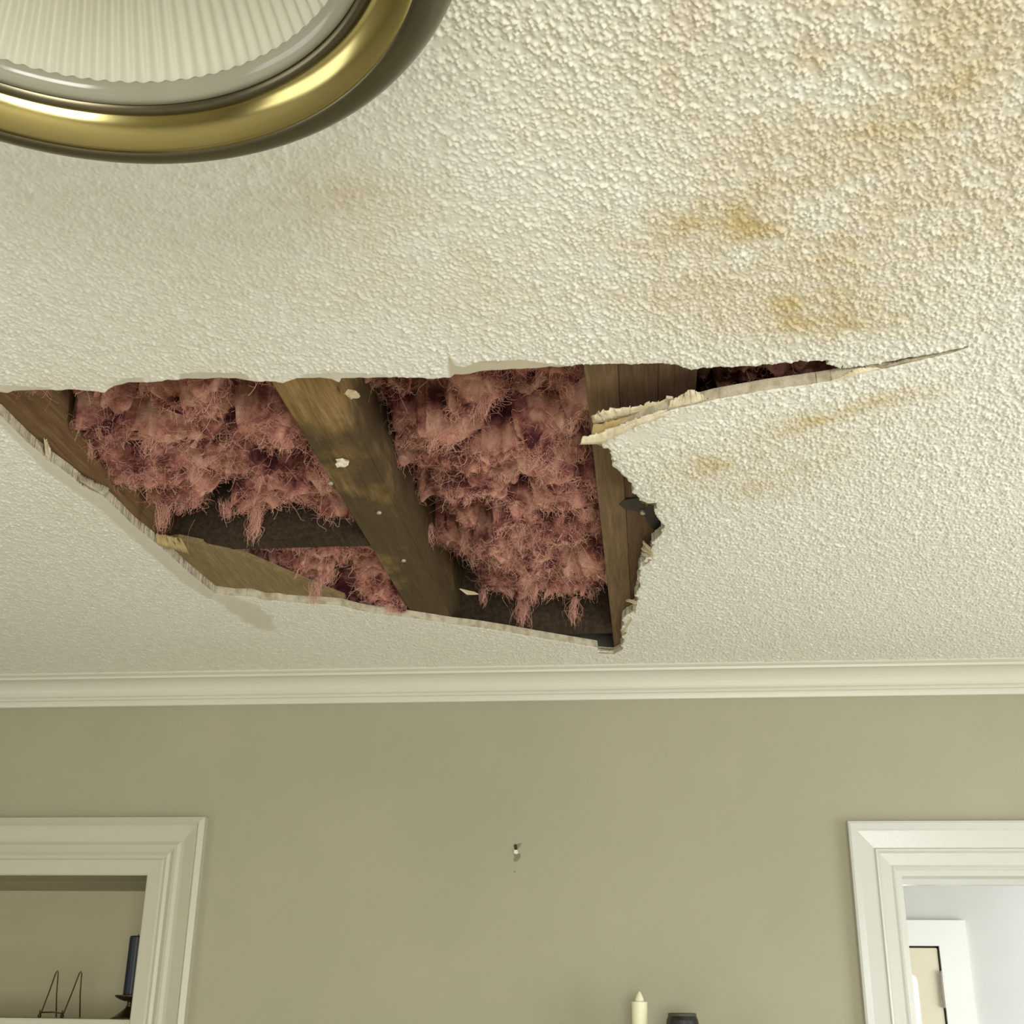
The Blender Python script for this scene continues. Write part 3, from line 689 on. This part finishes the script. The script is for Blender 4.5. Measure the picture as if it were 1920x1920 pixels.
bobj('door_gap_shade', boxes((i1[0]-.0085, i1[0]-.001, HY-.004, HY+.004, 0, i1[2]-.001), (xl, i1[0]-.001, HY-.004, HY+.004, i1[2]-.0085, i1[2]-.001)), M_dark, kind='structure')  # dark strips standing for the shade in the gap round the hall door
door = bobj('door_1', boxes((xl+.006, i1[0]-.0085, HY-.014, HY-.001, .01, i1[2]-.0085), bev=.002), M_door, kind='structure')
hz0, hz1 = Hp(1768, 1890)[2], Hp(1764, 1824)[2]; hx = i1[0]-.004
bm = bmesh.new(); tube(bm, [(hx, HY-.024, hz0), (hx, HY-.024, hz1)], .008, 12); box(bm, hx-.016, hx+.014, HY-.020, HY-.012, hz0+.004, hz1-.004); tube(bm, [(hx, HY-.024, hz1), (hx, HY-.024, hz1+.008)], [.007, .003], 10)
hinge = bobj('hinge', bm, M_hinge, door)
# tall rounded emissive white pane in the hall door
w0, w1, wt = Hp(1699, 1840)[0]-.14, Hp(1718, 1840)[0], Hp(1708, 1827)[2]
ol = [(w0, wt-.9), (w1, wt-.9)]+[(w1-.03+.03*math.cos(t), wt-.03+.03*math.sin(t)) for t in np.linspace(0, math.pi/2, 7)]+[(w0+.03-.03*math.sin(t), wt-.03+.03*math.cos(t)) for t in np.linspace(0, math.pi/2, 7)]
streak = slab('door_streak', [(x, HY-.016, z) for x, z in ol], [(x, HY-.010, z) for x, z in ol], M_emit, door)
streak['label'] = 'bright white pane with rounded top'
bobj('trim_7', boxes((-.55, .65, D-.17, D, 1.40, 1.425), bev=.003), M_trim, kind='structure')     # ledge just under the photo's lower edge

# ---------------------------------------------------------------- flush mount light
hL = .640; LC = np.array([-.3476, .5073]); zr = CAMZ+hL; RM, rm = .2345, .0275
lamp = empty('flush_mount_light', (LC[0], LC[1], CEIL), 'round flush ceiling light with a polished brass ring and ribbed white glass', 'ceiling light')
def arc(t0, t1, n, r):
    return [(RM+r*math.cos(t0+(t1-t0)*k/n), zr+r*1.02*math.sin(t0+(t1-t0)*k/n)) for k in range(n+1)]
d2r = math.pi/180                            # the ring: a bright inner face and an outer band darkened to paint in the room's reflection
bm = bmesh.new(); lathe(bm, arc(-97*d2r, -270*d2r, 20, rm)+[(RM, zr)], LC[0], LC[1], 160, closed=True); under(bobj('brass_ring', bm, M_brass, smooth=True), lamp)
bm = bmesh.new(); lathe(bm, arc(-97*d2r, 90*d2r, 18, rm)+[(RM, zr)], LC[0], LC[1], 160, closed=True); under(bobj('reflection_band', bm, M_dbrass, smooth=True), lamp)
ri = RM-rm
bm = bmesh.new(); lathe(bm, [(ri+.008, zr+.002), (ri+.003, zr-.009), (ri-.001, zr-.011), (ri-.004, zr-.009), (ri-.006, zr-.003), (ri-.003, zr+.006)], LC[0], LC[1], 160, closed=True)
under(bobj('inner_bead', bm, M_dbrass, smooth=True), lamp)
bm = bmesh.new(); lathe(bm, [(ri-.003, zr-.002), (ri-.006, zr-.007), (ri-.011, zr-.006), (ri-.017, zr+.002), (ri-.016, zr+.008), (ri-.006, zr+.006)], LC[0], LC[1], 160, closed=True)
under(bobj('glass_lip', bm, M_rimglass, smooth=True), lamp)
rg = ri-.014; nrib = 104; seg = nrib*8
gp = [(rg, zr+.002), (rg-.004, zr+.008)]+[(rg-.004-.040*t, zr+.008+.064*t) for t in (.12, .25, .4, .55, .7, .85, 1)]+[(rg-.055, zr+.078), (rg-.08, zr+.084), (.06, zr+.088), (.012, zr+.089)]
v = []; f = []
for i, (r0, z0) in enumerate(gp):
    for k in range(seg):
        a = 2*math.pi*k/seg; rib = .0010*math.sin(a*nrib)*min(1, r0/.12)*(0 if i == 0 else 1)
        v.append((LC[0]+(r0-rib)*math.cos(a), LC[1]+(r0-rib)*math.sin(a), z0-rib*.6))
for i in range(len(gp)-1):
    for k in range(seg):
        f.append((i*seg+k, i*seg+(k+1) % seg, (i+1)*seg+(k+1) % seg, (i+1)*seg+k))
f.append(tuple(range((len(gp)-1)*seg, len(gp)*seg)))
under(mobj('glass_diffuser', v, f, M_glass, smooth=True), lamp)
bm = bmesh.new(); lathe(bm, [(RM-.004, zr+.020), (RM-.012, zr+.06), (RM-.025, CEIL-.001), (RM-.035, CEIL-.001), (RM-.024, zr+.06), (RM-.018, zr+.020)], LC[0], LC[1], 96, closed=True)
under(bobj('lamp_pan', bm, M_pan, smooth=True), lamp)

# ---------------------------------------------------------------- things in the niche
def Np(x, y, d): return ony(x, y, d)
dS = D+.17
c0 = Np(250, 1755, dS); cb = Np(243, 1866, dS); cxx = ony(250, 1810, dS)[0]+.003; rc = .0185
zt, zbse = c0[2], cb[2]
cand = bmesh.new(); lathe(cand, [(0, zbse), (rc*.98, zbse), (rc, zbse+.004), (rc, zt-.003), (rc*.88, zt), (rc*.3, zt-.002), (0, zt-.002)], cxx, dS, 32)
candle = bobj('candle', cand, M_navy, smooth=False); tag(candle, 'dark navy pillar candle on a bronze holder in the left niche', 'candle')
bm = bmesh.new(); tube(bm, [(cxx, dS, zt-.003), (cxx+.001, dS, zt+.004)], .0012, 6); wk = bobj('wick', bm, M_black, candle)
hold = empty('candle_holder', (cxx, dS, SZT), 'bronze candlestick with a wide drip dish under the navy candle', 'candle holder')
zd = zbse-.001; hh = zd-SZT
bm = bmesh.new(); lathe(bm, [(0, zd-.012), (.014, zd-.012), (.024, zd-.009), (.035, zd-.003), (.037, zd+.001), (.035, zd+.001), (.022, zd-.004), (.018, zd-.001), (0, zd-.001)], cxx, dS, 40)
under(bobj('drip_dish', bm, M_bronze, smooth=True), hold)
bm = bmesh.new(); lathe(bm, [(.008, zd-.012), (.006, zd-.016), (.007, zd-.02), (.009, zd-.026)], cxx, dS, 24)
under(bobj('stem', bm, M_bronze, smooth=True), hold)
bm = bmesh.new(); lathe(bm, [(.009, zd-.026), (.016, max(zd-.033, SZT+.006)), (.034, SZT+.004), (.042, SZT+.001), (.040, SZT), (0, SZT)], cxx, dS, 40)
under(bobj('base', bm, M_bronze, smooth=True), hold)
# wire plate stand: two bent triangles joined by a bar
dP = D+.13; stand = None
def wp(x, y, dd=0.0): return ony(x, y, dP+dd)
stand = empty('plate_stand', (wp(110, 1905)[0], dP+.03, SZT), 'small brown wire plate stand of two triangles on the niche shelf', 'plate stand')
rw = .0016
def tri(foot, apex, back):
    fz = SZT+rw
    p0 = wp(*foot); p0[2] = SZT+.011; p1 = wp(*apex, .05); p2 = wp(*back, .085); p2[2] = fz
    bm = bmesh.new(); tip = p0+np.array([-.001, -.006, .006])
    tube(bm, [tip, p0+np.array([-.001, -.004, -.005]), p0, p0*.5+p1*.5, p1-np.array([.002, .001, .004]), p1+np.array([.001, 0, .001]), p1+np.array([.003, .001, -.004]), p1*.5+p2*.5, p2], rw, 8)
    under(bobj('wire_triangle', bm, M_wire, smooth=True), stand)
    bm = bmesh.new(); bmesh.ops.create_uvsphere(bm, u_segments=12, v_segments=8, radius=.0045)
    for vv in bm.verts: vv.co += Vector((p0[0]-.001, p0[1]-.004, SZT+.0046))
    under(bobj('foot', bm, M_wire, smooth=True), stand)
    return p0
A = tri((77, 1900), (107, 1821), (107, 1895)); B = tri((119, 1902), (151, 1822), (151, 1898))
bm = bmesh.new(); tube(bm, [A+np.array([0, 0, .001]), (A+B)/2+np.array([0, 0, .002]), B+np.array([0, 0, -.001])], rw, 8); under(bobj('cross_bar', bm, M_wire, smooth=True), stand)

# ---------------------------------------------------------------- by the far wall
dC = D-.09
t0 = ony(1200, 1858, dC); t1 = ony(1199, 1878, dC); xw = t1[0]; rw2 = .0162
wc = empty('white_candle', (xw, dC, 1.425), 'ivory candle with a pointed tip near the doorway wall, left of the black shade', 'candle')
bm = bmesh.new(); lathe(bm, [(0, 1.425), (rw2, 1.425), (rw2, t1[2]-.001), (rw2*.9, t1[2]), (0, t1[2])], xw, dC, 32); under(bobj('wax_body', bm, M_ivory), wc)
ht = t0[2]-t1[2]
bm = bmesh.new(); lathe(bm, [(0, t1[2]-.001), (.0085, t1[2]-.001), (.0092, t1[2]+ht*.15), (.0078, t1[2]+ht*.4), (.0045, t1[2]+ht*.72), (.0018, t1[2]+ht*.92), (0, t1[2]+ht)], xw, dC, 24)
under(bobj('flame_tip', bm, M_ivory, smooth=True), wc)
s0 = ony(1279, 1901, dC-.02); xs_, zs_ = s0[0], s0[2]; ys_ = dC-.02
sh = empty('black_lantern', (xs_, ys_, 1.425), 'black tapered shade standing right of the ivory candle', 'lantern')
bm = bmesh.new(); lathe(bm, [(.060, 1.48), (.0318, zs_-.012), (.0275, zs_-.002), (.0275, zs_-.014), (.054, 1.48)], xs_, ys_, 40, closed=True); under(bobj('shade', bm, M_black, smooth=False), sh)
bm = bmesh.new(); lathe(bm, [(.0285, zs_-.006), (.0285, zs_+.001), (.024, zs_+.002), (.022, zs_-.006)], xs_, ys_, 40, closed=True); under(bobj('top_rim', bm, M_blackrim, smooth=True), sh)
bm = bmesh.new(); lathe(bm, [(0, 1.425), (.045, 1.425), (.045, 1.435), (.012, 1.445), (.010, 1.56), (0, 1.56)], xs_, ys_, 32); under(bobj('base', bm, M_black), sh)
# hanger left on the bare wall
k0 = ony(967, 1600); hg = empty('wall_hanger', (k0[0], D, k0[2]), 'small broken picture hanger with a dark hole on the bare wall', 'wall hanger')
def onw(x, y): return ony(x, y, D)
def plate(name, pix, y0, y1, mt):
    ps = [onw(x, y) for x, y in pix]; under(slab(name, [(p[0], y1, p[2]) for p in ps], [(p[0], y0, p[2]) for p in ps], mt), hg)
plate('screw_hole', [(963.5, 1585), (966, 1582.5), (969.5, 1584.5), (970, 1593.5), (965, 1593.5)], D-.0016, D+.001, M_dark)
plate('torn_plaster', [(966, 1583), (978, 1581), (975, 1587), (971, 1592), (969, 1590)], D-.0008, D+.001, M_scuff)
plate('plastic_plug', [(964.5, 1594), (970, 1594), (972, 1599), (969.5, 1602), (964, 1600)], D-.004, D+.001, M_white)
plate('hook_plate', [(964, 1602), (976, 1600.5), (975.5, 1608), (971, 1614), (965, 1616), (963, 1612), (966, 1607)], D-.0014, D+.001, M_scuff)
p = onw(965, 1634.5); bm = bmesh.new(); bmesh.ops.create_uvsphere(bm, u_segments=10, v_segments=6, radius=.0022)
for vv in bm.verts: vv.co.y *= .4; vv.co += Vector((p[0], D, p[2]))
under(bobj('nail_hole', bm, M_scuff), hg)
